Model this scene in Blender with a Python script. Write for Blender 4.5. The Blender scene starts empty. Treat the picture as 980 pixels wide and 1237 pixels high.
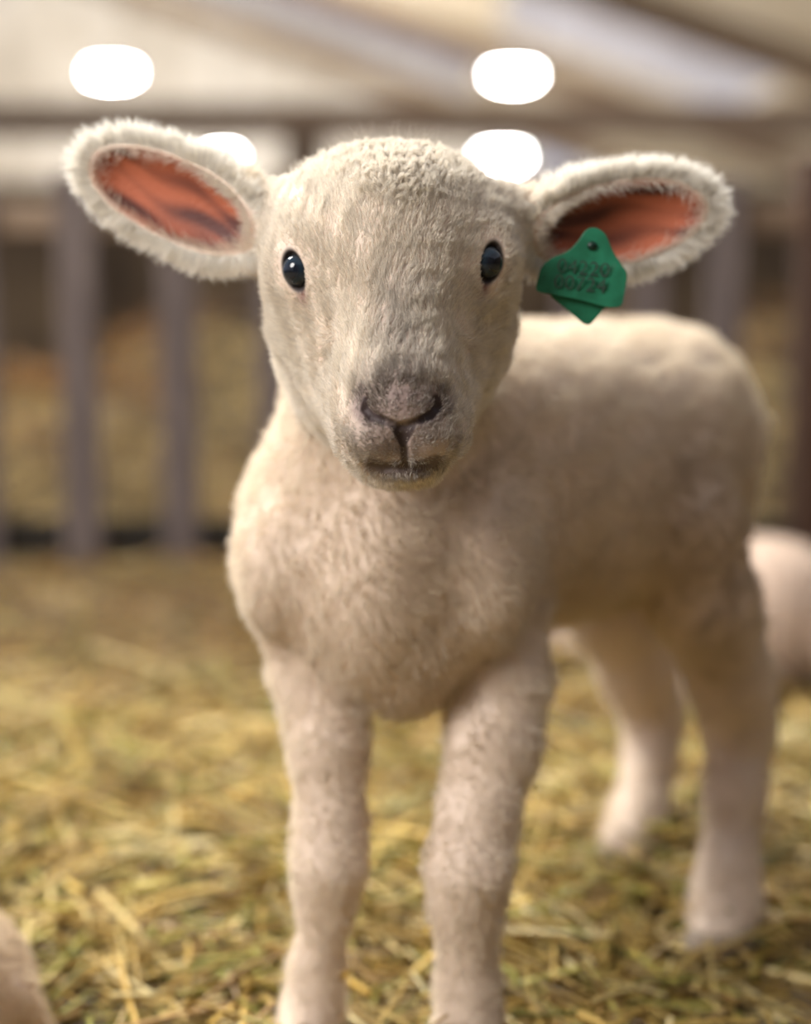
import bpy, bmesh, math, random
import numpy as np
from mathutils import Vector, Matrix, Euler
rng = np.random.default_rng(7); random.seed(7)
PI = math.pi
scene = bpy.context.scene
col = scene.collection
# ------------------------------------------------------------------ camera
F = 2040.0; CAMZ = 0.446; PITCH = math.atan((618.5-340)/F)
cp, sp_ = math.cos(PITCH), math.sin(PITCH)
def at(px, py, Y):
    """world point seen at picture position px,py standing at distance Y"""
    u = (px-490)/F; v = (618.5-py)/F
    d = np.array([u, cp+sp_*v, cp*v-sp_]); t = Y/d[1]
    return np.array([d[0]*t, Y, CAMZ+d[2]*t])
def ray(px, py):
    u = (px-490)/F; v = (618.5-py)/F
    d = np.array([u, cp+sp_*v, cp*v-sp_]); return d/np.linalg.norm(d)
def proj(P):
    x, y, z = P[:, 0], P[:, 1], P[:, 2]-CAMZ
    f = y*cp-z*sp_; u = y*sp_+z*cp
    return 490+F*x/f, 618.5-F*u/f
cam = bpy.data.objects.new('camera', bpy.data.cameras.new('camera')); col.objects.link(cam)
cam.location = (0, 0, CAMZ); cam.rotation_euler = (PI/2-PITCH, 0, 0)
cam.data.sensor_width = 36; cam.data.lens = F/1237*36; cam.data.clip_start = .02
cam.data.dof.use_dof = True; cam.data.dof.focus_distance = 0.862
cam.data.dof.aperture_fstop = (F/1237*36/1000)/0.0265
scene.camera = cam

# ------------------------------------------------------------------ helpers
def tag(o, label=None, cat=None, group=None, kind=None):
    if label: o['label'] = label
    if cat: o['category'] = cat
    if group: o['group'] = group
    if kind: o['kind'] = kind
    return o
def empty(name, loc=(0, 0, 0), rz=0):
    o = bpy.data.objects.new(name, None); col.objects.link(o); o.location = loc
    o.rotation_euler = (0, 0, rz); o.empty_display_size = .05; return o
def link_mesh(name, me, mat, parent=None):
    o = bpy.data.objects.new(name, me); col.objects.link(o)
    if mat: me.materials.append(mat)
    if parent: o.parent = parent
    return o
def mesh_np(name, V, Fc, mat, parent=None, smooth=True, colr=None):
    me = bpy.data.meshes.new(name)
    me.from_pydata(V.tolist() if hasattr(V, 'tolist') else V, [], Fc.tolist() if hasattr(Fc, 'tolist') else Fc)
    me.update()
    if smooth: me.polygons.foreach_set('use_smooth', [True]*len(me.polygons))
    if colr is not None:
        a = me.color_attributes.new('Col', 'FLOAT_COLOR', 'POINT')
        c4 = np.ones((len(V), 4), np.float32); c4[:, :3] = colr; a.data.foreach_set('color', c4.ravel())
    return link_mesh(name, me, mat, parent)
def bm_obj(name, bm, mat, parent=None, smooth=False, bevel=0):
    me = bpy.data.meshes.new(name); bm.to_mesh(me); bm.free()
    if smooth: me.polygons.foreach_set('use_smooth', [True]*len(me.polygons))
    o = link_mesh(name, me, mat, parent)
    if bevel:
        m = o.modifiers.new('bevel', 'BEVEL'); m.width = bevel; m.segments = 2; m.limit_method = 'ANGLE'
    return o
def add_box(bm, x0, x1, y0, y1, z0, z1, cuts=0, jit=0):
    r = bmesh.ops.create_cube(bm, size=1)['verts']
    for v in r:
        v.co = Vector(((x0+x1)/2+v.co.x*(x1-x0), (y0+y1)/2+v.co.y*(y1-y0), (z0+z1)/2+v.co.z*(z1-z0)))
        if jit: v.co += Vector([random.uniform(-jit, jit) for _ in range(3)])
    return r
def norm(a): return a/np.maximum(np.linalg.norm(a, axis=-1, keepdims=True), 1e-9)

# ------------------------------------------------------------------ materials
def new_mat(name):
    m = bpy.data.materials.new(name); m.use_nodes = True
    nt = m.node_tree; b = nt.nodes['Principled BSDF']; return m, nt, b
def N(nt, t, **kw):
    n = nt.nodes.new(t)
    for k, v in kw.items(): setattr(n, k, v)
    return n
def ramp(nt, stops):
    r = N(nt, 'ShaderNodeValToRGB'); e = r.color_ramp.elements
    while len(e) < len(stops): e.new(.5)
    for i, (p, c) in enumerate(stops): e[i].position = p; e[i].color = (*c, 1)
    return r
def noise_mat(name, stops, scale=8, rough=.8, stretch=(1, 1, 1), bump=.0, bscale=40, spec=.3, detail=5):
    m, nt, b = new_mat(name)
    tc = N(nt, 'ShaderNodeTexCoord'); mp = N(nt, 'ShaderNodeMapping'); mp.inputs['Scale'].default_value = stretch
    nz = N(nt, 'ShaderNodeTexNoise'); nz.inputs['Scale'].default_value = scale; nz.inputs['Detail'].default_value = detail
    r = ramp(nt, stops)
    nt.links.new(tc.outputs['Object'], mp.inputs['Vector']); nt.links.new(mp.outputs[0], nz.inputs['Vector'])
    nt.links.new(nz.outputs['Fac'], r.inputs[0]); nt.links.new(r.outputs[0], b.inputs['Base Color'])
    b.inputs['Roughness'].default_value = rough; b.inputs['Specular IOR Level'].default_value = spec
    if bump:
        n2 = N(nt, 'ShaderNodeTexNoise'); n2.inputs['Scale'].default_value = bscale
        bp = N(nt, 'ShaderNodeBump'); bp.inputs['Strength'].default_value = bump; bp.inputs['Distance'].default_value = .01
        nt.links.new(mp.outputs[0], n2.inputs['Vector']); nt.links.new(n2.outputs['Fac'], bp.inputs['Height'])
        nt.links.new(bp.outputs[0], b.inputs['Normal'])
    return m
def attr_mat(name, rough=.7, spec=.3, sss=0, bump=0, bscale=300):
    m, nt, b = new_mat(name)
    a = N(nt, 'ShaderNodeAttribute', attribute_name='Col')
    nt.links.new(a.outputs['Color'], b.inputs['Base Color'])
    b.inputs['Roughness'].default_value = rough; b.inputs['Specular IOR Level'].default_value = spec
    if sss:
        b.inputs['Subsurface Weight'].default_value = sss; b.inputs['Subsurface Radius'].default_value = (1, .35, .2)
        b.inputs['Subsurface Scale'].default_value = .004
    if bump:
        n2 = N(nt, 'ShaderNodeTexNoise'); n2.inputs['Scale'].default_value = bscale
        tc = N(nt, 'ShaderNodeTexCoord'); nt.links.new(tc.outputs['Object'], n2.inputs['Vector'])
        bp = N(nt, 'ShaderNodeBump'); bp.inputs['Strength'].default_value = bump; bp.inputs['Distance'].default_value = .002
        nt.links.new(n2.outputs['Fac'], bp.inputs['Height']); nt.links.new(bp.outputs[0], b.inputs['Normal'])
    return m
def fiber_mat(name, trans=.35, attr=True, colr=(.8, .75, .65)):
    """hair / straw: diffuse with some light passing through"""
    m = bpy.data.materials.new(name); m.use_nodes = True; nt = m.node_tree; nt.nodes.clear()
    out = N(nt, 'ShaderNodeOutputMaterial'); d = N(nt, 'ShaderNodeBsdfDiffuse'); t = N(nt, 'ShaderNodeBsdfTranslucent')
    g = N(nt, 'ShaderNodeBsdfGlossy'); g.inputs['Roughness'].default_value = .45
    mx = N(nt, 'ShaderNodeMixShader'); mx.inputs[0].default_value = trans
    m2 = N(nt, 'ShaderNodeMixShader'); m2.inputs[0].default_value = .04
    if attr:
        a = N(nt, 'ShaderNodeAttribute', attribute_name='Col')
        nt.links.new(a.outputs['Color'], d.inputs[0]); nt.links.new(a.outputs['Color'], t.inputs[0])
    else: d.inputs[0].default_value = (*colr, 1); t.inputs[0].default_value = (*colr, 1)
    nt.links.new(d.outputs[0], mx.inputs[1]); nt.links.new(t.outputs[0], mx.inputs[2])
    nt.links.new(mx.outputs[0], m2.inputs[1]); nt.links.new(g.outputs[0], m2.inputs[2])
    nt.links.new(m2.outputs[0], out.inputs[0]); return m
M_skin = attr_mat('lamb_skin', .6, .3, .0, .3, 500)
M_hair = fiber_mat('lamb_hair', .35)
M_straw = fiber_mat('straw_stalk', .2)
M_soil = noise_mat('straw_litter', [(.3, (.04, .026, .010)), (.55, (.14, .092, .03)), (.75, (.28, .19, .07))], 25, .9, bump=1, bscale=60)

# ------------------------------------------------------------------ signed distance modelling of the animals
class Body:
    def __init__(s): s.prims = []; s.cuts = []
    def cap(s, a, b, ra, rb, k=.02): s.prims.append(('c', np.array(a, float), np.array(b, float), ra, rb, k))
    def ell(s, c, r, R=None, k=.02): s.prims.append(('e', np.array(c, float), np.array(r, float), np.eye(3) if R is None else R, 0, k))
    def cut_cap(s, a, b, ra, rb, k=.003): s.cuts.append(('c', np.array(a, float), np.array(b, float), ra, rb, k))
    def cut_ell(s, c, r, R=None, k=.003): s.cuts.append(('e', np.array(c, float), np.array(r, float), np.eye(3) if R is None else R, 0, k))
    @staticmethod
    def one(p, P):
        if p[0] == 'c':
            _, a, b, ra, rb, k = p
            ab = b-a; t = np.clip(((P-a)@ab)/max(ab@ab, 1e-12), 0, 1)
            return np.linalg.norm(P-a-t[:, None]*ab, axis=1)-(ra+(rb-ra)*t)
        _, c, r, R, _, k = p
        Q = (P-c)@R
        k0 = np.linalg.norm(Q/r, axis=1); k1 = np.linalg.norm(Q/(r*r), axis=1)
        return np.where(k0 < 1e-6, -r.min(), k0*(k0-1)/np.maximum(k1, 1e-9))
    def d(s, P, cuts=True):
        D = np.full(len(P), 1e3)
        for p in s.prims:
            e = s.one(p, P); k = p[-1]
            h = np.maximum(k-np.abs(D-e), 0)/k
            D = np.minimum(D, e)-h*h*k*.25
        if cuts:
            for p in s.cuts:
                e = -s.one(p, P); k = p[-1]
                h = np.maximum(k-np.abs(D-e), 0)/k
                D = np.maximum(D, e)+h*h*k*.25
        return D
    def grad(s, P, e=.0006, cuts=True):
        G = np.stack([s.d(P+np.eye(3)[i]*e, cuts)-s.d(P-np.eye(3)[i]*e, cuts) for i in range(3)], 1)
        return norm(G)
    def surf(s, px, py, y0=.6, y1=1.6, cuts=False):
        r = ray(px, py); o = np.array([0, 0, CAMZ]); t = y0
        for _ in range(80):
            dd = s.d((o+r*t)[None], cuts)[0]
            t += dd*.8
            if abs(dd) < 2e-5 or t > y1: break
        return o+r*t
    def mesh(s, vox, lo, hi):
        lo = np.array(lo, float); hi = np.array(hi, float); q = 4
        n = (np.ceil((hi-lo)/(vox*q)).astype(int))
        cz = lo+(np.stack(np.meshgrid(*[np.arange(k) for k in n], indexing='ij'), -1).reshape(-1, 3)+.5)*vox*q
        Dc = s.d(cz)
        near = np.abs(Dc) < vox*q*1.6
        S = np.repeat(np.repeat(np.repeat(Dc.reshape(n), q, 0), q, 1), q, 2).astype(np.float32)
        ci = np.argwhere(near.reshape(n))*q
        off = np.stack(np.meshgrid(*[np.arange(q)]*3, indexing='ij'), -1).reshape(-1, 3)
        idx = (ci[:, None]+off[None]).reshape(-1, 3)
        for a in range(0, len(idx), 400000):
            i = idx[a:a+400000]; S[i[:, 0], i[:, 1], i[:, 2]] = s.d(lo+(i+.5)*vox)
        I = S < 0
        cells = np.zeros(np.array(S.shape)-1, np.int8)
        for dx in (0, 1):
            for dy in (0, 1):
                for dz in (0, 1):
                    cells += I[dx:dx+cells.shape[0], dy:dy+cells.shape[1], dz:dz+cells.shape[2]]
        mix = (cells > 0) & (cells < 8)
        vid = np.full(cells.shape, -1, np.int32); ix = np.argwhere(mix); vid[mix] = np.arange(len(ix))
        V = lo+(ix+1.0)*vox
        faces = []
        for ax in range(3):
            b, c = (ax+1) % 3, (ax+2) % 3
            A = [slice(None)]*3; B = [slice(None)]*3; A[ax] = slice(0, -1); B[ax] = slice(1, None)
            ch = I[tuple(A)] != I[tuple(B)]; e = np.argwhere(ch)
            e = e[(e[:, b] > 0) & (e[:, c] > 0) & (e[:, b] < vid.shape[b]) & (e[:, c] < vid.shape[c]) & (e[:, ax] < vid.shape[ax])]
            ins = I[tuple(e.T)]
            def g(db, dc):
                f = e.copy(); f[:, b] -= db; f[:, c] -= dc; return vid[tuple(f.T)]
            Q = np.stack([g(1, 1), g(0, 1), g(0, 0), g(1, 0)], 1)
            Q[~ins] = Q[~ins][:, ::-1]; faces.append(Q)
        Fc = np.concatenate(faces); Fc = Fc[(Fc >= 0).all(1)]
        return s.snap(V, 4), Fc
    def snap(s, V, it=3):
        for _ in range(it):
            D = s.d(V); G = s.grad(V); V = V-G*np.clip(D, -.004, .004)[:, None]*.9
        return V
def refine(V, Fc, test):
    """split the quads of a region once more so that small features hold"""
    bm = bmesh.new(); vs = [bm.verts.new(v) for v in V]
    for f in Fc:
        try: bm.faces.new([vs[i] for i in f])
        except ValueError: pass
    bm.verts.index_update()
    ok = test(V)
    ed = [e for e in bm.edges if ok[e.verts[0].index] and ok[e.verts[1].index]]
    bmesh.ops.subdivide_edges(bm, edges=ed, cuts=1, use_grid_fill=True)
    bm.verts.index_update(); bm.verts.ensure_lookup_table()
    V2 = np.array([v.co[:] for v in bm.verts]); F2 = [[v.index for v in f.verts] for f in bm.faces]
    bm.free(); return V2, F2
def scatter(V, Fc, n, weight=None):
    T = []
    for f in (Fc.tolist() if hasattr(Fc, 'tolist') else Fc):
        for i in range(1, len(f)-1): T.append((f[0], f[i], f[i+1]))
    T = np.array(T); A, B, C_ = V[T[:, 0]], V[T[:, 1]], V[T[:, 2]]
    ar = np.linalg.norm(np.cross(B-A, C_-A), axis=1)*.5
    w = ar if weight is None else ar*weight((A+B+C_)/3)
    i = rng.choice(len(T), n, p=w/w.sum()); u, v = rng.random(n), rng.random(n)
    m = u+v > 1; u[m], v[m] = 1-u[m], 1-v[m]
    return A[i]+(B-A)[i]*u[:, None]+(C_-A)[i]*v[:, None]
def wob(P, freq, seed, n=6):
    r = np.random.default_rng(seed); out = np.zeros((len(P), 3))
    for _ in range(n):
        k = r.normal(size=3); k = k/np.linalg.norm(k)*freq*r.uniform(.6, 1.5)
        out += np.sin(P@k+r.uniform(0, 6.28))[:, None]*r.normal(size=3)[None]
    return out/math.sqrt(n)
def hair(name, parent, P, Nn, D, L, colr, r0, r1, npts=5, curl=0, turns=2.0, clump=0, clump_size=.004, mat=None):
    n = len(P); t = np.linspace(0, 1, npts)
    D = norm(D); pts = np.zeros((n, npts, 3))
    e1 = norm(np.cross(D, rng.normal(size=(n, 3)))); e2 = np.cross(D, e1)
    L = L[:, None] if np.ndim(L) else np.full((n, 1), L)
    ph = rng.uniform(0, 6.28, n)
    if clump:
        cell = np.floor(P/clump_size+wob(P, 500, 5)*.3)
        h = np.abs((cell@np.array([12.9898, 78.233, 37.719]))); hs = np.floor(np.sin(h)*43758.5)
        key, inv = np.unique(cell, axis=0, return_inverse=True); inv = inv.ravel()
        cnt = np.bincount(inv)[:, None]
        def mean(a): return np.stack([np.bincount(inv, a[:, j]) for j in range(3)], 1)/cnt
        cc = mean(P); cd = norm(mean(D)+rng.normal(size=(len(key), 3))*.45); cl = rng.uniform(.7, 1.2, len(key))
        ctip = cc[inv]+(cd*cl[:, None])[inv]*L; cph = rng.uniform(0, 6.28, len(key))[inv]
        ph = cph+rng.normal(size=n)*.4; e1 = norm(np.cross(D, cd[inv][:, [1, 2, 0]])); e2 = np.cross(D, e1)
    for i, s in enumerate(t):
        q = P-Nn*.0004+D*L*s
        if clump:
            w = clump*s if np.ndim(clump) == 0 else (clump*s)[:, None]
            q = q*(1-w)+(P*(1-s)+ctip*s)*w
        if curl is not None and np.any(curl):
            c = (curl if np.ndim(curl) else np.full(n, curl))[:, None]*s
            a = ph+turns*6.28*s
            q = q+c*(np.cos(a)[:, None]*e1+np.sin(a)[:, None]*e2)
        pts[:, i] = q
    hc = bpy.data.hair_curves.new(name); hc.add_curves([npts]*n)
    hc.attributes['position'].data.foreach_set('vector', pts.astype(np.float32).ravel())
    ra = hc.attributes.get('radius') or hc.attributes.new('radius', 'FLOAT', 'POINT')
    rr = (r0+(r1-r0)*t**1.5)[None].repeat(n, 0); ra.data.foreach_set('value', rr.astype(np.float32).ravel())
    ca = hc.attributes.new('Col', 'FLOAT_COLOR', 'CURVE'); c4 = np.ones((n, 4), np.float32); c4[:, :3] = colr
    ca.data.foreach_set('color', c4.ravel())
    o = bpy.data.objects.new(name, hc); col.objects.link(o); hc.materials.append(mat or M_hair); o.parent = parent
    return o
def sstep(a, b, x):
    t = np.clip((x-a)/(b-a), 0, 1); return t*t*(3-2*t)

# ================================================================== THE STANDING LAMB
B = Body()
m_ = lambda px, Y: px*Y/F
def cap(x0, y0, Y0, r0, x1, y1, Y1, r1, k=.02): B.cap(at(x0, y0, Y0), at(x1, y1, Y1), m_(r0, Y0), m_(r1, Y1), k)
def chain(pts, k=.02):
    for a, b in zip(pts[:-1], pts[1:]): cap(*a, *b, k=k)
def ell(x, y, Y, rx, ry, rz, R=None, k=.02): B.ell(at(x, y, Y), (m_(rx, Y), ry, m_(rz, Y)), R, k)
# head
ell(470, 273, .955, 143, .062, 84)
ell(472, 335, .940, 136, .056, 105, k=.03)
ell(474, 425, .955, 124, .058, 108, k=.04)
ell(482, 500, .888, 84, .046, 80, k=.035)
cap(473, 290, .905, 52, 482, 455, .862, 46, k=.03)
cap(484, 470, .852, 34, 485, 492, .850, 38, k=.014)       # nose tip
ell(450, 528, .863, 38, .026, 34, k=.014); ell(522, 526, .863, 38, .026, 34, k=.014)   # upper lips
ell(485, 558, .872, 44, .026, 24, k=.012)                 # chin
ell(362, 322, .922, 30, .017, 36, k=.02); ell(588, 314, .922, 30, .017, 36, k=.02)     # eye sockets
NHEAD = len(B.prims)
# ears
def frame(a, b, face):
    """columns: long axis, across, facing"""
    u = norm((b-a)[None])[0]; w = np.array(face, float); w = w-u*(w@u); w = w/np.linalg.norm(w); v = np.cross(w, u)
    return np.stack([u, v, w], 1)
earL = dict(c=at(208, 238, .965), R=frame(at(320, 288, .955), at(95, 188, .975), (-.1, -1, -.15)))
earR = dict(c=at(752, 268, .965), R=frame(at(640, 290, .955), at(868, 246, .975), (.12, -1, -.12)))
earL['s'] = (.0565, .0245); earR['s'] = (.0545, .0250)
for e in (earL, earR):
    c, R, (a, b_) = e['c'], e['R'], e['s']
    B.ell(c, (a, b_, .0125), R, .008)
cap(345, 275, .965, 46, 268, 256, .966, 40, k=.02); cap(615, 272, .965, 44, 690, 272, .966, 36, k=.02)
# neck, chest, barrel
cap(472, 400, 1.0, 105, 462, 600, 1.05, 138, k=.04)
ell(455, 660, 1.05, 158, .085, 150, k=.04)
ell(490, 720, 1.03, 112, .066, 140, k=.04)
ell(338, 685, 1.01, 46, .030, 78, k=.02); ell(590, 690, 1.0, 52, .034, 100, k=.02); ell(462, 690, .985, 52, .034, 120, k=.02)
B.cap(at(560, 580, 1.12), at(745, 552, 1.26), .100, .098, .05)
ell(680, 620, 1.19, 120, .07, 100, k=.05)
ell(815, 505, 1.31, 78, .075, 92, k=.05)
# front legs
chain([(360, 700, 1.05, 62), (385, 820, 1.03, 50), (397, 900, 1.01, 44), (400, 1000, 1.0, 40), (398, 1045, .995, 42), (394, 1085, .998, 33), (384, 1165, 1.0, 28), (380, 1205, 1.0, 31), (376, 1232, .996, 34), (368, 1262, .985, 36)], .012)
cap(362, 975, 1.02, 8, 372, 985, 1.02, 12, k=.01)
chain([(605, 700, 1.05, 52), (602, 820, 1.02, 56), (595, 900, 1.0, 52), (576, 985, .985, 46), (566, 1050, .975, 49), (564, 1095, .977, 40), (565, 1190, .982, 34), (567, 1250, .98, 40), (567, 1300, .97, 42)], .012)
# hind legs
chain([(795, 530, 1.22, 84), (818, 640, 1.17, 72), (852, 730, 1.17, 56), (885, 830, 1.2, 44), (893, 880, 1.21, 36), (888, 960, 1.19, 31), (880, 1050, 1.165, 30), (876, 1095, 1.155, 35), (864, 1140, 1.13, 40)], .02)
cap(915, 860, 1.24, 16, 893, 890, 1.22, 22, k=.015)
chain([(765, 580, 1.33, 85), (742, 720, 1.32, 62), (770, 810, 1.35, 42), (790, 860, 1.37, 32), (785, 920, 1.35, 27), (776, 970, 1.325, 25), (768, 996, 1.31, 29), (757, 1022, 1.285, 35)], .02)
# tail
cap(868, 462, 1.385, 30, 898, 520, 1.39, 24, k=.02); cap(898, 520, 1.39, 24, 893, 620, 1.37, 14, k=.015)
# ---- carving: nostrils, lip line, eye openings, ear cups
SF = lambda x, y: B.surf(x, y)
def groove(pts, r, depth=.35, k=.003):
    q = [SF(x, y) for x, y in pts]; g = B.grad(np.array(q), cuts=False)
    q = [p+n*r[i]*(1-depth*2) for i, (p, n) in enumerate(zip(q, g))]
    for i in range(len(q)-1): B.cuts.append(('c', q[i], q[i+1], r[i], r[i+1], k))
NOSL = [(443, 484), (441, 494), (448, 503), (461, 508), (474, 512), (484, 518)]
NOSR = [(527, 482), (529, 491), (521, 501), (510, 507), (498, 512), (487, 518)]
groove(NOSL, [.0008, .0018, .0022, .0014, .0010, .0014], .55, .0025)
groove(NOSR, [.0008, .0018, .0022, .0014, .0010, .0014], .55, .0025)
groove([(485, 518), (487, 530), (489, 545), (490, 560)], [.0024, .0020, .0008, .0005], .5, .003)
MOUTH = [(450, 561), (465, 566), (489, 565), (508, 565), (526, 558)]
groove(MOUTH, [.0006, .0013, .0016, .0013, .0006], .6, .003)
EYE = []
for (x, y, tx, sg) in ((354, 327, .40, -1), (595, 317, -.30, 1)):
    p = SF(x, y); n = B.grad(p[None], .003, False)[0]
    axis_up = norm(np.array([[-tx if False else -tx, 0, 1.0]]))[0]
    axis_up = axis_up-n*(axis_up@n); axis_up /= np.linalg.norm(axis_up); side = np.cross(axis_up, n)
    R = np.stack([side, axis_up, n], 1)
    c = p-n*.0085
    EYE.append((c, R, p, n))
    B.cut_ell(p-n*.002, (.0054, .0094, .0075), R, .003)
    q = p-axis_up*.0115-side*.0*sg
    B.cut_cap(p-axis_up*.008+n*.0005, q-axis_up*.003+n*.0012, .0026, .0012, .003)      # tear corner
for e in (earL, earR):
    c, R, (a, b_) = e['c'], e['R'], e['s']
    B.cut_ell(c+R[:, 2]*.0080-R[:, 0]*.003, (a*.92, b_*.90, .0135), R, .004)
V, Fc = B.mesh(.0022, (-.22, .78, -.02), (.30, 1.50, .56))
print('lamb', len(V), len(Fc))
def head_front(P):
    x, y = proj(P); return (P[:, 1] < .95) & (x > 330) & (x < 625) & (y > 270) & (y < 610)
V, Fc = refine(V, Fc, head_front)
V = B.snap(V, 2)
def fine(P):
    x, y = proj(P); return (P[:, 1] < .95) & (((x > 425) & (x < 545) & (y > 470) & (y < 575)) | (np.hypot(x-354, (y-330)*.7) < 27) | (np.hypot(x-595, (y-320)*.7) < 27))
V, Fc = refine(V, Fc, fine)
V = B.snap(V, 2)
def near_line(P, pts, w):
    x, y = proj(P); d = np.full(len(P), 1e9)
    for (x0, y0), (x1, y1) in zip(pts[:-1], pts[1:]):
        vx, vy = x1-x0, y1-y0; t = np.clip(((x-x0)*vx+(y-y0)*vy)/(vx*vx+vy*vy), 0, 1)
        d = np.minimum(d, np.hypot(x-x0-vx*t, y-y0-vy*t))
    return (1-sstep(w*.4, w, d))*(P[:, 1] < .93)
def ear_local(P, e): return (P-e['c'])@e['R']
def ear_in(P):
    r = np.zeros(len(P))
    for e in (earL, earR):
        Q = ear_local(P, e); a, b_ = e['s']
        rr = np.hypot((Q[:, 0]+.003)/(a*.90), Q[:, 1]/(b_*.86))
        r = np.maximum(r, (1-sstep(.93, 1.10, rr))*(Q[:, 2] > -.0065))
    return r
def ear_any(P):
    r = np.zeros(len(P), bool)
    for e in (earL, earR):
        Q = ear_local(P, e); a, b_ = e['s']
        r |= (np.hypot(Q[:, 0]/(a*1.08), Q[:, 1]/(b_*1.12)) < 1) & (np.abs(Q[:, 2]) < .02)
    return r
def nose_dark(P):
    """grey-brown pigment: patch over the nose, muzzle and lips"""
    x, y = proj(P); f = P[:, 1] < .93
    a = np.exp(-(((x-484)/52)**2+((y-480)/48)**2)**1.5)*1.0
    b = np.exp(-(((x-487)/70)**2+((y-526)/42)**2)**1.8)*.86
    c = np.exp(-(((x-478)/30)**2+((y-405)/75)**2))*.45
    b = np.maximum(b, near_line(P, NOSL[:4], 26)*.95); b = np.maximum(b, near_line(P, NOSR[:4], 26)*.95); b = np.maximum(b, .8*near_line(P, MOUTH, 17))
    return np.clip(np.maximum(np.maximum(a, b), c), 0, 1)*f
def eye_rim(P, r0, r1):
    out = np.zeros(len(P))
    for c, R, p, n in EYE:
        Q = (P-p)@R; out = np.maximum(out, 1-sstep(r0, r1, np.hypot(Q[:, 0]/.0056, Q[:, 1]/.0098)))
    return out
def tear(P):
    out = np.zeros(len(P))
    for c, R, p, n in EYE:
        Q = (P-p)@R; out = np.maximum(out, np.exp(-((Q[:, 0]/.0032)**2+((Q[:, 1]+.0142)/.0058)**2)))
    return out
def head_w(P):
    dh = np.full(len(P), 1e3)
    for p in B.prims[:NHEAD]: dh = np.minimum(dh, B.one(p, P))
    return 1-sstep(.009, .018, dh)
mixc = lambda a, b, w: a*(1-w[:, None])+np.array(b)[None]*w[:, None]
def skin_col(P):
    c = np.tile(np.array([.66, .53, .43]), (len(P), 1))
    c = mixc(c, (.22, .16, .145), nose_dark(P)*.95)
    e = ear_in(P); st = np.zeros(len(P))
    for q in (earL, earR):
        Q = ear_local(P, q); m = np.linalg.norm(Q, axis=1) < .075; wv = wob(Q, 120, 12)
        st[m] = (.42+.22*np.sin(Q[:, 1]*430+2.2*wv[:, 0]+Q[:, 0]*35)+.30*wob(Q*np.array([.35, 1.6, 1]), 260, 14)[:, 0])[m]
    ec = mixc(np.tile([.43, .125, .065], (len(P), 1)), (.09, .028, .022), np.clip(st*1.35, 0, 1)**1.3)
    c = c*(1-e[:, None])+ec*e[:, None]
    dk = np.maximum(near_line(P, NOSL[:4], 9), near_line(P, NOSR[:4], 9)); dk = np.maximum(dk, .75*np.maximum(near_line(P, NOSL[3:], 7), near_line(P, NOSR[3:], 7)))
    dk = np.maximum(dk, .8*near_line(P, [(485, 516), (487, 535), (490, 560)], 7)); dk = np.maximum(dk, .7*near_line(P, MOUTH, 12))
    x, y = proj(P); tri = (1-sstep(.75, 1.1, np.abs(x-487)/np.clip(19-(y-514)*.62, 2, 30)))*sstep(508, 516, y)*(1-sstep(538, 546, y))*(P[:, 1] < .93)
    c = mixc(c, (.035, .022, .022), np.clip(np.maximum(dk, tri), 0, 1)*.95)
    c = mixc(c, (.20, .09, .075), tear(P)*.95)
    c = mixc(c, (.03, .022, .02), eye_rim(P, 1.08, 1.42))
    x, y = proj(P)
    hoof = P[:, 2] < np.where(P[:, 1] < 1.08, -.026, .0)
    c = mixc(c, (.25, .20, .15), hoof.astype(float)*.8)
    return c
lamb = empty('standing_lamb', (0.08, 1.12, 0))
def at_root(o, root):
    o.parent = root; o.location = -Vector(root.location); return o
bodyo = mesh_np('body', V, Fc, M_skin, None, True, skin_col(V)); at_root(bodyo, lamb)
print('meshed')
# eyes
def M_eye():
    m, nt, b = new_mat('lamb_eye'); tc = N(nt, 'ShaderNodeTexCoord'); sp = N(nt, 'ShaderNodeVectorMath', operation='LENGTH')
    mp = N(nt, 'ShaderNodeMapping'); mp.inputs['Scale'].default_value = (1.0, 1.0, 0)
    r = ramp(nt, [(.0, (.004, .005, .008)), (.38, (.006, .010, .018)), (.55, (.010, .022, .035)), (.8, (.02, .02, .02)), (1, (.12, .09, .08))])
    nt.links.new(tc.outputs['Object'], mp.inputs[0]); nt.links.new(mp.outputs[0], sp.inputs[0]); 
    ml = N(nt, 'ShaderNodeMath', operation='MULTIPLY'); ml.inputs[1].default_value = 95
    nt.links.new(sp.outputs['Value'], ml.inputs[0]); nt.links.new(ml.outputs[0], r.inputs[0]); nt.links.new(r.outputs[0], b.inputs['Base Color'])
    b.inputs['Roughness'].default_value = .04; b.inputs['Specular IOR Level'].default_value = .45; return m
ME = M_eye()
for c, R, p, n in EYE:
    bm = bmesh.new(); bmesh.ops.create_uvsphere(bm, u_segments=40, v_segments=24, radius=.0102)
    for v in bm.verts:
        if v.co.z > .004: v.co.z += (v.co.z-.004)*.18      # cornea
    o = bm_obj('eye', bm, ME, None, True)
    Mx = Matrix.Identity(4)
    for i in range(3):
        for j in range(3): Mx[i][j] = R[i, j]
    Mx.translation = Vector(c)-Vector(lamb.location); o.matrix_local = Mx; o.parent = lamb
    o['label'] = 'dark glossy eye'
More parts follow.
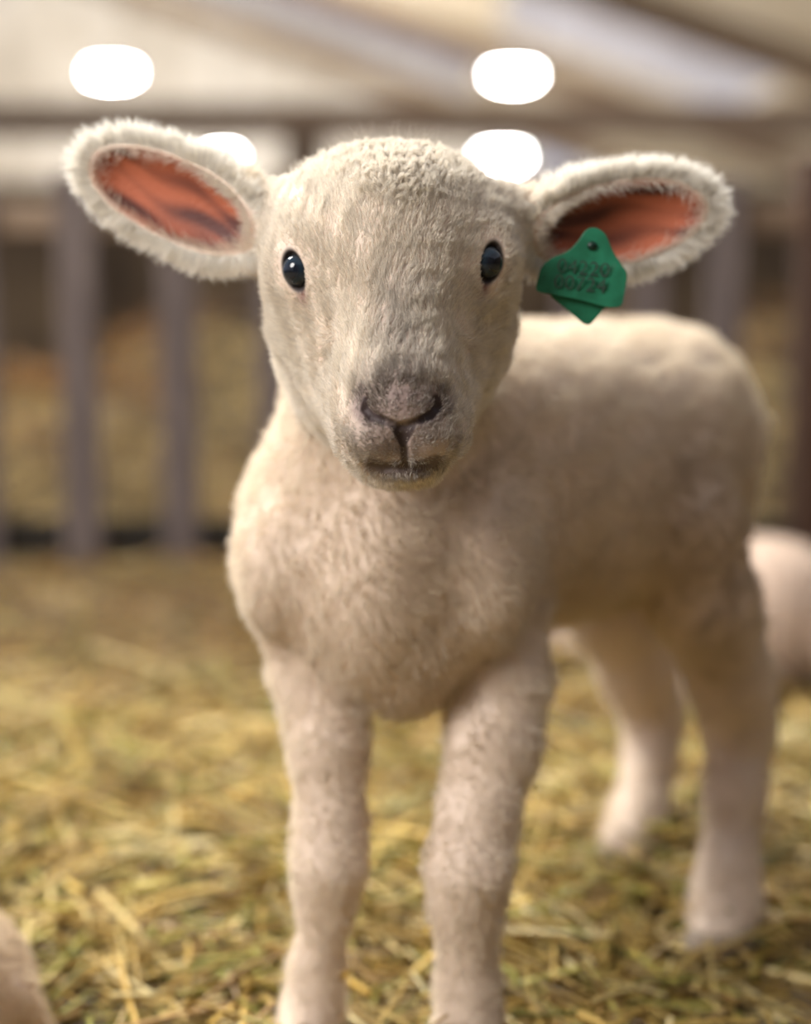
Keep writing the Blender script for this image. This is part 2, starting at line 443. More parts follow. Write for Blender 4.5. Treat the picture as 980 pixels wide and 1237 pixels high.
# ---- coat
HAIRW = np.array([.89, .82, .71])
def face_w(P):
    return head_w(P)*(P[:, 1] < 1.0)
def flow(P, Nn):
    """lie of the coat: up and outwards from the nose on the face, down and back elsewhere"""
    x, y = proj(P); n = len(P)
    f = head_w(P)
    nose = at(487, 548, .865)
    d = P-nose; d[:, 1] *= .7
    low = sstep(540, 575, y); d = norm(d)*(1-low[:, None])+low[:, None]*norm(np.stack([(x-487)*.6, np.zeros(n), -np.full(n, 60.)], 1))
    body = np.tile([.35, .25, -.9], (n, 1))
    t = norm(d)*f[:, None]+norm(body)*(1-f[:, None])
    for e in (earL, earR):
        Q = ear_local(P, e); a, b_ = e['s']; m = ear_any(P) & (np.abs(Q[:, 0]) < a*1.1)
        Lq = np.stack([Q[:, 0]/a*.8+.35, Q[:, 1]/b_, np.zeros(n)], 1)
        t[m] = norm(Lq[m]@e['R'].T)
    return t-Nn*np.sum(t*Nn, 1, keepdims=True)
def coat_col(P, n):
    c = np.tile(HAIRW, (len(P), 1))*rng.uniform(.72, 1.08, (len(P), 1))
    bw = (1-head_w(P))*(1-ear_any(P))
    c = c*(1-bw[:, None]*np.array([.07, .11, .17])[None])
    px, py = proj(P); st = np.maximum(np.exp(-((px-860)/75)**2-((py-640)/170)**2), .55*np.exp(-((px-500)/90)**2-((py-740)/150)**2))  # tan stain on haunch, chest and belly; also puts their shade into the colour
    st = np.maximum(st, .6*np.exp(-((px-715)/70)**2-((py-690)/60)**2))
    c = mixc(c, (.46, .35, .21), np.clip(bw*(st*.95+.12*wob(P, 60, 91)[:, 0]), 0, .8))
    c = mixc(c, (.17, .13, .12), nose_dark(P)*np.clip(rng.normal(.85, .3, len(P)), .1, 1.0))
    c = mixc(c, (.55, .38, .30), tear(P)*.6)
    return c
# face: short sleek hair
def wf(P):
    w = face_w(P)*(1-eye_rim(P, 1.25, 1.42))*(1-.9*tear(P))*(1-ear_any(P))
    dk = np.maximum(near_line(P, NOSL[:4], 6), near_line(P, NOSR[:4], 6)); dk = np.maximum(dk, .6*np.maximum(near_line(P, NOSL[3:], 4), near_line(P, NOSR[3:], 4))); dk = np.maximum(dk, .7*near_line(P, [(485, 516), (487, 535), (490, 560)], 4)); dk = np.maximum(dk, .75*near_line(P, MOUTH, 6))
    x, y = proj(P); tri = .85*(1-sstep(.65, 1.0, np.abs(x-487)/np.clip(19-(y-514)*.62, 2, 30)))*sstep(508, 516, y)*(1-sstep(538, 546, y))
    return np.clip(w*(1-dk)*(1-tri), 0, 1)+1e-9
NF = 190000
P = scatter(V, Fc, NF, wf); Nn = B.grad(P, .0015)
x, y = proj(P)
nd = np.exp(-(((x-487)/75)**2+((y-525)/60)**2)**1.5)
poll = .45*(1-sstep(200, 275, y+np.abs(x-483)*.45))*(1-sstep(30, 75, np.abs(x-485)))
side = sstep(95, 150, np.abs(x-475))*sstep(330, 420, y)
L = (.0052*(1-nd)+.0022*nd)+.004*side
L *= rng.uniform(.7, 1.2, NF)*(1-.6*eye_rim(P, 1.2, 2.4))
T = norm(flow(P, Nn)+wob(P, 330, 3)*.22+wob(P, 900, 4)*.10+rng.normal(size=(NF, 3))*.12)
lift = .32+.25*side
D = norm(T)+Nn*lift[:, None]*1.3
keep = poll < rng.random(NF)*1.0+.35
k = keep
hair('face_hair', lamb, P[k]-np.array(lamb.location), Nn[k], D[k], L[k], coat_col(P[k], Nn[k]), .00015, .00004, 5, .0003, .6, clump=.22, clump_size=.0014)
# crown: curly tufts
def wp(P):
    x, y = proj(P); return (.35+.65*(1-sstep(30, 75, np.abs(x-485))))*(1-sstep(200, 275, y+np.abs(x-483)*.45))*((P[:, 1] < 1.04) & (x > 325) & (x < 630))*(1-ear_any(P))+1e-9
P = scatter(V, Fc, 42000, wp); Nn = B.grad(P, .0015)
T = flow(P, Nn)+wob(P, 400, 8)*.5+rng.normal(size=P.shape)*.2
hair('crown_hair', lamb, P-np.array(lamb.location), Nn, Nn+T*.5, rng.uniform(.005, .0092, len(P)), coat_col(P, Nn), .00011, .00004, 7, .0009, 1.1, clump=.6, clump_size=.0034)
idx = rng.choice(len(P), 110, p=(lambda q: q/q.sum())(1e-9+(P[:, 2] > np.percentile(P[:, 2], 55))*(1+3*(proj(P)[0] < 430))))
Ps, Ns = P[idx], Nn[idx]
hair('stray_hair', lamb, Ps-np.array(lamb.location), Ns, Ns+rng.normal(size=Ps.shape)*.5, rng.uniform(.010, .021, len(Ps)), np.tile([.5, .42, .34], (len(Ps), 1)), .00011, .00004, 9, .0018, .8)
# ears: long fringe on rim and back, thin down inside
def we(P):
    r = np.zeros(len(P))
    for e in (earL, earR):
        Q = ear_local(P, e); a, b_ = e['s']
        rr = np.hypot((Q[:, 0])/a, Q[:, 1]/b_)
        r = np.maximum(r, (np.linalg.norm(Q, axis=1) < .085)*ear_any(P)*(np.maximum(sstep(.76, .90, rr)*2, (Q[:, 2] < -.0085)*(rr > .4)+sstep(-.15, -.75, Q[:, 0]/a*(1 if 0 else -1)*-1)*0)))
    return r+1e-9
P = scatter(V, Fc, 50000, we); Nn = B.grad(P, .0015)
T = np.zeros_like(P)
for e in (earL, earR):
    Q = ear_local(P, e); a, b_ = e['s']; m = np.linalg.norm(Q, axis=1) < .08
    Lq = norm(np.stack([Q[:, 0]/a*.8+.30, Q[:, 1]/b_, np.zeros(len(P))], 1)); T[m] = (Lq@e['R'].T)[m]
T = T+rng.normal(size=P.shape)*.16+wob(P, 420, 21)*.16
inn = ear_in(P)
L = np.where(inn > .5, .008, .0118)*rng.uniform(.45, 1.3, len(P))
D = T*1.3+Nn*np.where(inn > .5, .2, .28)[:, None]
cc = coat_col(P, Nn)*np.array([1.04, 1.08, 1.14]); 
hair('ear_hair', lamb, P-np.array(lamb.location), Nn, D, L, cc, .00011, .00003, 5, .0004, .7, clump=.4, clump_size=.0022)
# soft down leaning over the edge of the pink skin, thickest at the root of the ear
def wd(P):
    r = np.zeros(len(P))
    for e in (earL, earR):
        Q = ear_local(P, e); a, b_ = e['s']; rr = np.hypot((Q[:, 0]+.003)/(a*.92), Q[:, 1]/(b_*.90))
        up = 1.0*((Q[:, 1]@np.array(1.0) if False else (Q@e['R'].T)[:, 2]) > 0)
        r = np.maximum(r, (np.linalg.norm(Q, axis=1) < .085)*(Q[:, 2] > -.0055)*sstep(.80, .95, rr)*(rr < 1.12)*(.35+1.6*sstep(.2, -.9, -Q[:, 0]/a*-1)*up+.5*sstep(.2, .9, -Q[:, 0]/a)))
    return r+1e-9
P = scatter(V, Fc, 6500, wd); Nn = B.grad(P, .0015); D = np.zeros_like(P)
for e in (earL, earR):
    Q = ear_local(P, e); a, b_ = e['s']; m = np.linalg.norm(Q, axis=1) < .085
    Lq = -norm(np.stack([Q[:, 0]/a*.7, Q[:, 1]/b_, np.zeros(len(P))], 1))*.8+np.array([.55, 0, .55]); D[m] = (Lq@e['R'].T)[m]
D = D+rng.normal(size=P.shape)*.22
hair('ear_down', lamb, P-np.array(lamb.location), Nn, D, rng.uniform(.003, .0085, len(P)), coat_col(P, Nn), .00009, .00002, 5, .0004, .6)
# body: close curly wool
def wb(P): return (1-face_w(P))*(1-ear_any(P))*(P[:, 2] > np.where(P[:, 1] < 1.08, -.026, .0))+1e-9
P = scatter(V, Fc, 190000, wb); Nn = B.grad(P, .003)
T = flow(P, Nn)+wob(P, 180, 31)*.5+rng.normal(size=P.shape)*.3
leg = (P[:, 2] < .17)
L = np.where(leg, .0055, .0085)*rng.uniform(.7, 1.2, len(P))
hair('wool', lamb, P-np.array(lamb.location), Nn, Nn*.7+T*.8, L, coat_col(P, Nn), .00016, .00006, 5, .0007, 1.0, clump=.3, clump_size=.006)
tag(lamb, 'white newborn lamb standing in straw facing the camera with pink ears spread wide', 'lamb')
print('coat done')

# ---- ear tag (hangs on the lamb: its own thing)
M_tag = noise_mat('green_tag_plastic', [(.35, (.006, .10, .048)), (.62, (.012, .155, .08)), (.8, (.04, .13, .08))], 90, .45, spec=.4)
M_ink = noise_mat('tag_ink', [(.4, (.03, .05, .04)), (.6, (.025, .07, .045))], 200, .7)
M_hole = noise_mat('tag_hole_dark', [(.4, (.004, .02, .012)), (.6, (.006, .03, .018))], 100, .4)
tagroot = empty('ear_tag', at(704, 330, .9395)-np.array([0, 0, 0]))
def plate(name, pts, Y, th, mat, r=4, tilt=0.0, parent=tagroot):
    """rounded polygon plate given by its outline, extruded"""
    out = []
    n = len(pts)
    for i in range(n):
        a, b, c = np.array(pts[i-1], float), np.array(pts[i], float), np.array(pts[(i+1) % n], float)
        la, lc = np.linalg.norm(a-b), np.linalg.norm(c-b); q = min(r, la*.45, lc*.45)
        p0, p2 = b+(a-b)/la*q, b+(c-b)/lc*q
        for t in (0, .33, .67, 1): out.append((1-t)**2*p0+2*t*(1-t)*b+t*t*p2)
    bm = bmesh.new(); vs = []
    for x, y in out:
        w = at(x, y, Y+tilt*(y-278)/100); vs.append(bm.verts.new(w-np.array(parent.location)))
    f = bm.faces.new(vs); f.normal_update()
    if f.normal.y > 0: f.normal_flip()
    e = bmesh.ops.extrude_face_region(bm, geom=[f])
    for v in [g for g in e['geom'] if isinstance(g, bmesh.types.BMVert)]: v.co.y += th
    bmesh.ops.recalc_face_normals(bm, faces=bm.faces)
    return bm_obj(name, bm, mat, parent, False, .0004)
front = plate('front_plate', [(712, 275), (722, 275), (732, 282), (741, 304), (750, 318), (759, 330), (752, 371), (735, 372), (700, 362), (646, 352), (654, 322), (664, 313), (688, 303), (700, 290), (706, 280)], .9365, .0016, M_tag, 7, -.006)
back = plate('back_plate', [(664, 356), (700, 340), (736, 368), (714, 393), (707, 392)], .9345, .0016, M_tag, 5, -.004)
back.location.y += .0045
bm = bmesh.new(); bmesh.ops.create_cone(bm, cap_ends=True, segments=28, radius1=.0026, radius2=.0022, depth=.0012, matrix=Matrix.Translation(Vector(at(715.5, 297, .9345)-np.array(tagroot.location))) @ Matrix.Rotation(PI/2, 4, 'X'))
bm_obj('hole_disc', bm, M_hole, tagroot, True)  # dark disc standing in for the hole in the tag's neck
# worn, blurred print: two short rows of digits
def text_mesh(body, loc, size, rz, mat, parent):
    cu = bpy.data.curves.new('t', 'FONT'); cu.body = body; cu.size = size; cu.extrude = .00015; cu.align_x = 'CENTER'; cu.space_character = 1.05
    o = bpy.data.objects.new('t', cu); col.objects.link(o); dg = bpy.context.evaluated_depsgraph_get()
    me = bpy.data.meshes.new_from_object(o.evaluated_get(dg)); bpy.data.objects.remove(o)
    q = link_mesh('printed_number', me, mat, parent); q.rotation_euler = (PI/2+.13, rz, 0); q.location = Vector(loc)-parent.location; return q
text_mesh('04220', at(704, 332, .9326), .0112, .10, M_ink, tagroot)
text_mesh('00724', at(700, 351, .9315), .0112, .10, M_ink, tagroot)
tag(tagroot, 'green plastic livestock tag with faded dark numbers on the lamb\'s ear', 'ear tag')

# ================================================================== LYING LAMBS
def lying(name, loc, rz, label, sc=1.0, hairs=60000, mirror=1, hc=(.84, .76, .66)):
    b = Body(); s = sc; c3 = lambda x, y, z: np.array([x, y*mirror, z])*s
    b.cap(c3(-.10, 0, .085), c3(.10, 0, .095), .078*s, .074*s, .03)
    b.ell(c3(-.125, 0, .085), np.array([.07, .08, .075])*s, None, .03)
    b.cap(c3(.13, 0, .12), c3(.20, .0, .20), .052*s, .042*s, .03)
    b.cap(c3(.205, 0, .215), c3(.275, 0, .18), .040*s, .026*s, .02)
    b.cap(c3(.20, .03, .235), c3(.18, .11, .225), .014*s, .010*s, .01); b.cap(c3(.20, -.03, .235), c3(.18, -.11, .225), .014*s, .010*s, .01)
    for sg in (1, -1):
        b.cap(c3(-.10, sg*.055, .07), c3(-.03, sg*.085, .055), .048*s, .034*s, .02)
        b.cap(c3(-.03, sg*.09, .045), c3(-.13, sg*.10, .022), .028*s, .016*s, .012)
        b.cap(c3(-.13, sg*.10, .022), c3(-.05, sg*.115, .016), .016*s, .013*s, .01); b.cap(c3(-.05, sg*.115, .016), c3(-.03, sg*.118, .016), .015*s, .012*s, .01)
        b.cap(c3(.11, sg*.05, .06), c3(.16, sg*.06, .03), .034*s, .020*s, .02)
        b.cap(c3(.16, sg*.06, .03), c3(.09, sg*.075, .018), .018*s, .013*s, .01); b.cap(c3(.09, sg*.075, .018), c3(.07, sg*.076, .016), .015*s, .012*s, .01)
    b.cap(c3(-.19, 0, .10), c3(-.215, .01, .04), .014*s, .010*s, .012)
    V, Fc = b.mesh(.005*s, (-.26*s, -.17*s, -.01*s), (.34*s, .17*s, .30*s))
    root = empty(name, loc, rz)
    def kc(P):
        c = np.tile([.62, .48, .38], (len(P), 1))
        nz = np.exp(-(np.linalg.norm(P-c3(.295, 0, .17), axis=1)/(.02*s))**2); return mixc(c, (.10, .07, .06), nz)
    mesh_np('body', V, Fc, M_skin, root, True, kc(V))
    P = scatter(V, Fc, hairs, lambda P: 1.0-.9*np.exp(-(np.linalg.norm(P-c3(.295, 0, .17), axis=1)/(.018*s))**2)); Nn = b.grad(P, .004)
    T = np.tile([-.6, 0, -.6], (len(P), 1)); T = T-Nn*np.sum(T*Nn, 1, keepdims=True)+rng.normal(size=P.shape)*.35
    cc = np.tile(hc, (len(P), 1))*rng.uniform(.85, 1.06, (len(P), 1))
    hair('wool', root, P, Nn, Nn*.7+T*.8, rng.uniform(.006, .010, len(P))*s, cc, .00028, .0001, 4, .001, 1.0, clump=.3, clump_size=.008)
    for sg in (1, -1):
        bm = bmesh.new(); bmesh.ops.create_uvsphere(bm, u_segments=16, v_segments=10, radius=.009*s); o = bm_obj('eye', bm, ME, root, True)
        q = c3(.222, sg*.032, .222); o.location = q
    tag(root, label, 'lamb', 'lambs lying in the straw'); return root
lying('resting_lamb', (.335, 1.93, -.005), math.radians(125), 'pinkish white lamb lying in straw behind the standing lamb at the right edge', 1.0, 50000, 1, (.62, .51, .42))
lying('resting_lamb', (-.402, 1.02, -.078), math.radians(172), 'cream lamb lying in straw, only its folded leg showing at lower left corner', .85, 50000, -1, (.66, .53, .37))

# ================================================================== STRAW
def hgt(x, y):
    return .010*np.sin(x*9+1.3)*np.sin(y*7+.4)+.006*np.sin(x*23+y*17)+.004*np.sin(x*41-y*37+2)-.006-.036*(1-sstep(.95,1.32,y))
gx = np.linspace(-4, 4, 161); gy = np.linspace(-.6, 5, 141); X, Yg = np.meshgrid(gx, gy, indexing='ij')
Vg = np.stack([X, Yg, hgt(X, Yg)-.006], -1).reshape(-1, 3); ii = np.arange(160)[:, None]*141+np.arange(140)[None]
Fg = np.stack([ii, ii+141, ii+142, ii+1], -1).reshape(-1, 4)
tag(mesh_np('straw_litter', Vg, Fg, M_soil), 'trodden brown and yellow straw litter covering the barn floor', 'litter', kind='stuff')
PAL = np.array([[.62, .45, .14], [.50, .34, .09], [.74, .60, .27], [.42, .38, .09], [.30, .30, .07], [.34, .21, .07], [.85, .74, .42], [.56, .40, .13], [.20, .12, .04]])*np.array([.90, .84, .72])
def straws(name, centers, length, width, up, label, cat, pal_w=None, seed=1):
    r = np.random.default_rng(seed); n = len(centers); seg = 4
    th = r.uniform(0, 2*PI, n); el = r.normal(0, up, n)
    d = np.stack([np.cos(th)*np.cos(el), np.sin(th)*np.cos(el), np.sin(el)], 1)
    L = length*r.lognormal(0, .45, n); w = width*r.uniform(.5, 1.5, n)
    e1 = norm(np.cross(d, r.normal(size=(n, 3)))); e2 = np.cross(d, e1); bend = r.normal(0, .22, (n, 1))
    t = np.linspace(-.5, .5, seg)
    Vs = np.zeros((n, seg, 3, 3))
    for i, s in enumerate(t):
        c = centers+d*(L*s)[:, None]+e2*(bend*L[:, None]*(s*s-.1))
        for j in range(3):
            a = j*2.094; Vs[:, i, j] = c+(e1*math.cos(a)+e2*math.sin(a)*.55)*w[:, None]*.5
    Vs = Vs.reshape(-1, 3); base = np.arange(n)[:, None]*seg*3; f = []
    for i in range(seg-1):
        for j in range(3):
            a, b_ = i*3+j, i*3+(j+1) % 3; f.append([a, b_, b_+3, a+3])
    Fs = (base[:, None, :]+np.array(f)[None]).reshape(-1, 4)
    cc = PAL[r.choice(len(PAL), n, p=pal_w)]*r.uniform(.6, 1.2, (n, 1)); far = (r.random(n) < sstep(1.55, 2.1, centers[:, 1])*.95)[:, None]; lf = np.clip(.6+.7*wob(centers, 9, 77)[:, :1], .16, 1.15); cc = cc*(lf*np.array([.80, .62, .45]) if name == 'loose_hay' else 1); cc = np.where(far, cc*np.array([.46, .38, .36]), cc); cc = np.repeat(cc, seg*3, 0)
    o = mesh_np(name, Vs, Fs, M_straw, None, True, cc); return tag(o, label, cat, kind='stuff')
pw = np.array([.2, .16, .12, .12, .1, .1, .08, .08, .04]); pw = pw/pw.sum()
n1 = 24000; ys = .55+rng.random(n1)**1.5*2.3; xs = (rng.random(n1)*2-1)*(.25+ys*.42)
cz = hgt(xs, ys)+rng.random(n1)**2*.024+.001
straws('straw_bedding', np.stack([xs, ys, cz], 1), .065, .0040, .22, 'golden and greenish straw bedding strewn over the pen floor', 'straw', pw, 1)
# hay heap behind the fence
def heap(name, x0, x1, Y0, Y1, H, n, label, seed):
    r = np.random.default_rng(seed); X = np.linspace(x0, x1, 60); Yh = np.linspace(Y0, Y1, 24); XX, YY = np.meshgrid(X, Yh, indexing='ij')
    def hh(x, y):
        e = np.clip((x-x0)/.3, 0, 1)*np.clip((x1-x)/.3, 0, 1); q = np.clip((y-Y0)/(.5*(Y1-Y0)), 0, 1)**.6*np.clip((Y1-y)/.3, 0, 1)**.5
        return H*q*np.sqrt(e)*(.8+.2*np.sin(x*5+seed)+.12*np.sin(x*13+y*9))
    Z = hh(XX, YY)-.02; Vh = np.stack([XX, YY, Z], -1).reshape(-1, 3); ii = np.arange(59)[:, None]*24+np.arange(23)[None]
    o = mesh_np(name, Vh, np.stack([ii, ii+24, ii+25, ii+1], -1).reshape(-1, 4), M_soil); tag(o, label, 'hay', kind='stuff')
    xs = r.uniform(x0, x1, n); yy = r.uniform(Y0, Y1, n); z = hh(xs, yy)+r.random(n)*.03
    return xs, yy, z
hx, hy, hz = heap('hay_heap', -1.9, 1.9, 2.8, 4.3, .36, 7000, 'mound of loose golden hay piled behind the slatted pen fence', 3)
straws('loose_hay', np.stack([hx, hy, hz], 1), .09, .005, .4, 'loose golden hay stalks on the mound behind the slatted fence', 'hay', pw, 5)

# ================================================================== FENCE
WOOD = lambda name, a, b, c: noise_mat(name, [(.3, a), (.5, b), (.7, c)], 6, .75, (14, 14, 1.2), .5, 20)
M_slat = WOOD('weathered_grey_wood', (.075, .055, .05), (.125, .098, .092), (.19, .15, .135))
M_red = WOOD('red_brown_wood', (.03, .014, .007), (.055, .025, .013), (.09, .045, .025))
M_beam = noise_mat('brown_beam_wood', [(.3, (.13, .085, .055)), (.5, (.19, .13, .085)), (.7, (.25, .18, .125))], 4, .8, (1, 12, 12), .4, 20)
M_darkb = noise_mat('dark_shade_board', [(.3, (.012, .010, .008)), (.6, (.03, .025, .018)), (.8, (.05, .045, .03))], 8, .9, (1, 10, 10), .4)  # near-black tone standing in for shade under the fence
fence = empty('pen_fence', (0, 2.62, 0))
FY = 2.62
def px_x(px, Y): return (px-490)/F*Y
zt = at(490, 222, FY)[2]
for i, px in enumerate((-145, -25, 97, 217, 335, 455, 575, 695, 780, 872)):
    x = px_x(px, FY); w = .028 if px != 335 else .03
    bm = bmesh.new(); add_box(bm, x-w, x+w, -.011, .011, -.02, zt+random.uniform(-.01, .02), jit=.002)
    o = bm_obj('slat', bm, M_slat, fence, False, .003)
x = px_x(990, FY); bm = bmesh.new(); add_box(bm, x-.037, x+.053, -.03, .05, -.02, zt+.04); o = bm_obj('post', bm, M_red, fence, False, .004); o['label'] = 'red brown post'
x = px_x(-190, FY); bm = bmesh.new(); add_box(bm, x-.045, x+.045, -.03, .05, -.02, zt+.12); bm_obj('post', bm, M_red, fence, False, .004)
for z0, z1 in ((zt-.075, zt-.03),):
    bm = bmesh.new(); add_box(bm, px_x(-190, FY), px_x(990, FY), .0115, .032, z0, z1); bm_obj('rail', bm, M_beam, fence, False, .003)
bm = bmesh.new(); add_box(bm, px_x(-190, FY), px_x(990, FY), .0115, .032, .015, .075); o = bm_obj('rail', bm, M_darkb, fence, False, .003); o['label'] = 'near-black lowest rail for the shade under the fence'  # shade of the gap under the fence, put in as a near-black rail
tag(fence, 'weathered grey slatted wooden pen fence standing in straw behind the lamb', 'fence')
# far horizontal rail with a post
rail = empty('barrier_rail', (0, 6, 0)); z0, z1 = at(490, 167, 6)[2], at(490, 124, 6)[2]
bm = bmesh.new(); add_box(bm, -2.6, 2.6, -.03, .03, z0, z1); bm_obj('plank', bm, M_beam, rail, False, .005)
for x in (px_x(368, 6), -2.4, 2.3):
    bm = bmesh.new(); add_box(bm, x-.07, x+.07, .03, .15, 0, z1+.01); bm_obj('post', bm, M_beam, rail, False, .006)
tag(rail, 'long brown timber barrier plank running across behind the pen fence', 'barrier')

# ================================================================== BARN SHELL
M_floor = noise_mat('barn_floor_earth', [(.3, (.10, .075, .045)), (.6, (.18, .14, .08))], 3, .9)
bm = bmesh.new(); add_box(bm, -14, 14, -3, 40, -.2, -.035); o = bm_obj('floor', bm, M_floor); o['kind'] = 'structure'
M_wall = noise_mat('barn_wall_boards', [(.3, (.10, .075, .05)), (.5, (.20, .15, .10)), (.7, (.30, .24, .17))], 2.2, .85, (2.2, 1, .6), .3)
M_pale = noise_mat('pale_board', [(.3, (.45, .40, .33)), (.6, (.65, .60, .52)), (.8, (.7, .68, .68))], 1.2, .8, (2, 1, 1))
M_roof = noise_mat('roof_boards', [(.35, (.40, .32, .22)), (.5, (.58, .49, .36)), (.66, (.70, .63, .52))], .9, .8, (.5, 2.2, 1))
WY = 31.0
def zof(py, Y): return at(490, py, Y)[2]
bm = bmesh.new()
add_box(bm, -14, 14, WY, WY+.2, -.2, zof(214, WY))
bm_obj('wall_back', bm, M_wall)['kind'] = 'structure'
bm = bmesh.new(); add_box(bm, -14, px_x(640, WY), WY+.3, WY+.35, zof(214, WY)-.3, 8.5); add_box(bm, px_x(640, WY), 14, WY+.3, WY+.35, zof(160, WY), 8.5); add_box(bm, px_x(905, WY), 14, WY+.3, WY+.35, zof(214, WY)-.3, zof(160, WY))
bm_obj('wall_back_upper', bm, M_pale)['kind'] = 'structure'
# cattle / feeding wall nearer, below the pale strip
M_wallin = noise_mat('barn_inner_boards', [(.3, (.05, .032, .018)), (.5, (.13, .088, .05)), (.7, (.24, .165, .09))], 1.6, .85, (2.2, 1, .8), .3)
bm = bmesh.new(); add_box(bm, -9, 9, 8.0, 8.12, -.2, zof(226, 8.0)); bm_obj('wall_inner', bm, M_wallin)['kind'] = 'structure'
bm = bmesh.new(); add_box(bm, -3, 5.2, -2.9, -2.7, -.2, 3.2); bm_obj('wall_front_blocker', bm, M_wallin)['kind'] = 'structure'  # unseen wall behind the camera, added to block horizon light
bm = bmesh.new(); add_box(bm, 5.0, 5.2, -2.7, 8.0, -.2, 2.6); bm_obj('wall_right_blocker', bm, M_wallin)['kind'] = 'structure'  # unseen side wall, added to cut light from the right
# roof: slopes down to the right, boards, rafters, translucent panels
def rz_(x): return 3.9-.35*x
def roof_quad(bm, xa, xb, ya, yb, dz=0):
    pts = [(xa, ya), (xb, ya), (xb, yb), (xa, yb)]
    lo = [bm.verts.new((x, y, rz_(x)+dz)) for x, y in pts]; hi = [bm.verts.new((x, y, rz_(x)+dz+.06)) for x, y in pts]
    for f in ([0, 1, 2, 3], [7, 6, 5, 4], [0, 4, 5, 1], [1, 5, 6, 2], [2, 6, 7, 3], [3, 7, 4, 0]):
        a = lo+hi; bm.faces.new([a[i] for i in f])
bm = bmesh.new()
# solid boards leave two long openings where daylight comes through
O1 = (-4.2, 1.1, 23.6, 29.0); O2 = (1.1, 4.0, 17.6, 21.4)
for a, b_, ya, yb in ((-14, -4.2, 8, 34), (-4.2, 1.1, 8, 23.6), (-4.2, 1.1, 29.0, 34), (1.1, 4.0, 8, 17.6), (1.1, 4.0, 21.4, 34), (4.0, 14, 8, 34)): roof_quad(bm, a, b_, ya, yb)
bm_obj('ceiling', bm, M_roof)['kind'] = 'structure'
for i, y in enumerate((16.3, 22.4, 30.4)):
    bm = bmesh.new(); vs = []
    for x in (-14, 14):
        for dy in (-.12, .12):
            for dz in (-.32, -.01): vs.append(bm.verts.new((x, y+dy, rz_(x)+dz)))
    for f in ([0, 1, 3, 2], [4, 6, 7, 5], [0, 4, 5, 1], [2, 3, 7, 6], [0, 2, 6, 4], [1, 5, 7, 3]): bm.faces.new([vs[j] for j in f])
    bm_obj('trim_%d' % (i+1), bm, M_beam)['kind'] = 'structure'
# translucent sheets over the openings
def M_sheet_():
    m, nt, b = new_mat('translucent_sheet'); nt.nodes.remove(b); t = N(nt, 'ShaderNodeBsdfTranslucent'); tr = N(nt, 'ShaderNodeBsdfTransparent')
    t.inputs[0].default_value = (.85, .87, .95, 1); tr.inputs[0].default_value = (.97, .97, 1, 1)
    mx = N(nt, 'ShaderNodeMixShader'); mx.inputs[0].default_value = .85
    nt.links.new(t.outputs[0], mx.inputs[1]); nt.links.new(tr.outputs[0], mx.inputs[2]); nt.links.new(mx.outputs[0], nt.nodes['Material Output'].inputs[0]); return m
M_sheet = M_sheet_()
for nme, xa, xb in (('window_1', -4.3, 1.2), ('window_2', 1.0, 4.1)):
    bm = bmesh.new(); roof_quad(bm, xa, xb, *((23.5, 29.1) if xa < 0 else (17.5, 21.5)), .08); bm_obj(nme, bm, M_sheet)['kind'] = 'structure'

# ================================================================== LAMPS
def emis(name, c, s):
    m, nt, b = new_mat(name); b.inputs['Base Color'].default_value = (*c, 1); b.inputs['Emission Color'].default_value = (*c, 1); b.inputs['Emission Strength'].default_value = s; return m
M_led = emis('lamp_diffuser', (1, .99, .95), 85)
M_met = noise_mat('lamp_metal', [(.4, (.35, .35, .36)), (.6, (.5, .5, .5))], 5, .4)
def lamp(px, py, Y, dia, label):
    p = at(px, py, Y); root = empty('barn_lamp', p)
    bm = bmesh.new(); bmesh.ops.create_uvsphere(bm, u_segments=32, v_segments=12, radius=dia/2)
    for v in bm.verts: v.co.z *= .28
    bmesh.ops.delete(bm, geom=[v for v in bm.verts if v.co.z > .001], context='VERTS'); bm_obj('diffuser', bm, M_led, root, True)
    bm = bmesh.new(); bmesh.ops.create_cone(bm, cap_ends=True, segments=32, radius1=dia*.52, radius2=dia*.2, depth=.12, matrix=Matrix.Translation((0, 0, .062))); bm_obj('housing', bm, M_met, root)
    zr = rz_(p[0])-p[2]
    bm = bmesh.new(); bmesh.ops.create_cone(bm, cap_ends=True, segments=10, radius1=.012, radius2=.012, depth=max(zr-.12, .1), matrix=Matrix.Translation((0, 0, .12+max(zr-.12, .1)/2))); bm_obj('cord', bm, M_met, root)
    tag(root, label, 'lamp', 'barn lamps under the roof'); return root
lamp(135, 86, 18, .40, 'bright round barn lamp hanging at upper left above the left ear')
lamp(620, 90, 18, .40, 'bright round barn lamp hanging highest on the right of the frame centre')
lamp(607, 188, 29, .60, 'bright round barn lamp glowing just above the lamb\'s head, right of crown')
lamp(268, 190, 29, .40, 'bright barn lamp half hidden behind the top edge of the left ear')

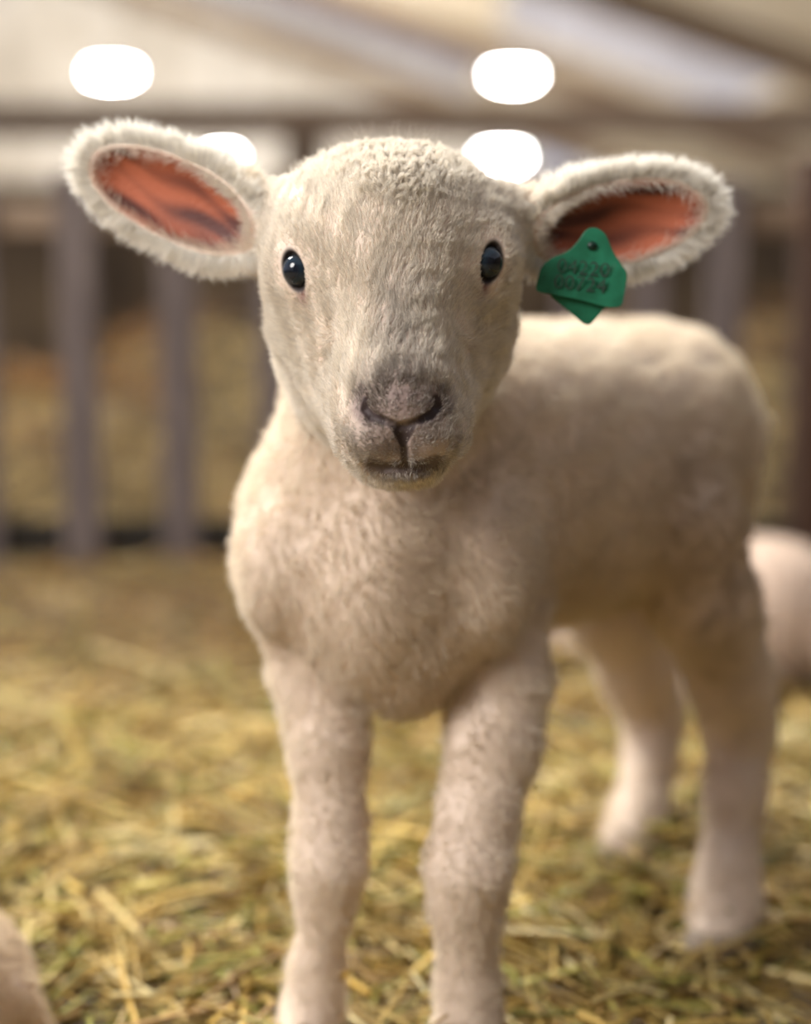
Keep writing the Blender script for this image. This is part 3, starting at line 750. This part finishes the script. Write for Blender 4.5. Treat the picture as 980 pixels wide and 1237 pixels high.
# ================================================================== LIGHT
w = bpy.data.worlds.new('sky'); scene.world = w; w.use_nodes = True; nt = w.node_tree; bg = nt.nodes['Background']
tc = N(nt, 'ShaderNodeTexCoord'); sx = N(nt, 'ShaderNodeSeparateXYZ'); r = ramp(nt, [(.0, (.22, .19, .15)), (.5, (.72, .74, .82)), (.60, (1.2, 1.22, 1.5)), (.8, (.75, .76, .84)), (1, (.7, .72, .8))])
mm = N(nt, 'ShaderNodeMapRange'); mm.inputs['From Min'].default_value = -1
nt.links.new(tc.outputs['Generated'], sx.inputs[0]); nt.links.new(sx.outputs['Z'], mm.inputs['Value']); nt.links.new(mm.outputs[0], r.inputs[0]); nt.links.new(r.outputs[0], bg.inputs[0])
bg.inputs[1].default_value = .36
def area(name, loc, tgt, size, power, c):
    l = bpy.data.lights.new(name, 'AREA'); l.size = size; l.energy = power; l.color = c; l.shape = 'DISK'
    o = bpy.data.objects.new(name, l); col.objects.link(o); o.location = loc
    o.rotation_euler = (Vector(tgt)-Vector(loc)).to_track_quat('-Z', 'Y').to_euler(); return o
area('barn_and_fill_light', (-1.6, 2.4, 2.5), (0, 1.1, .3), .7, 100, (1, .99, .95))
area('barn_and_fill_light', (.2, 3.6, 2.6), (.1, 1.2, .3), .7, 70, (1, .99, .95))
area('barn_and_fill_light', (-1.55, -.25, 1.6), (0, 1.0, .4), 1.1, 37, (1, .96, .92))  # soft front-left fill added to brighten the face, not a barn fixture
area('barn_and_fill_light', (0, 5.5, 2.9), (0, 4.5, .4), 1.0, 22, (1, .96, .9))
area('roof_fill_light', (-9, 20, 2.0), (4, 23, 2.6), 5.0, 1700, (1, .97, .93))  # unseen area light added at the left to brighten the roof
area('roof_fill_light', (10, 14, .6), (2, 20, 3.4), 5.0, 1700, (1, .95, .88))  # its counterpart added at the right, also for the roof

scene.view_settings.view_transform = 'Standard'; scene.view_settings.look = 'None'
scene.view_settings.exposure = .92; scene.view_settings.gamma = 1; scene.view_settings.use_curve_mapping = False
scene.cycles.use_denoising = True; scene.cycles.max_bounces = 8; scene.cycles.diffuse_bounces = 5; scene.cycles.transparent_max_bounces = 8
scene.cycles.sample_clamp_indirect = 8
print('done')
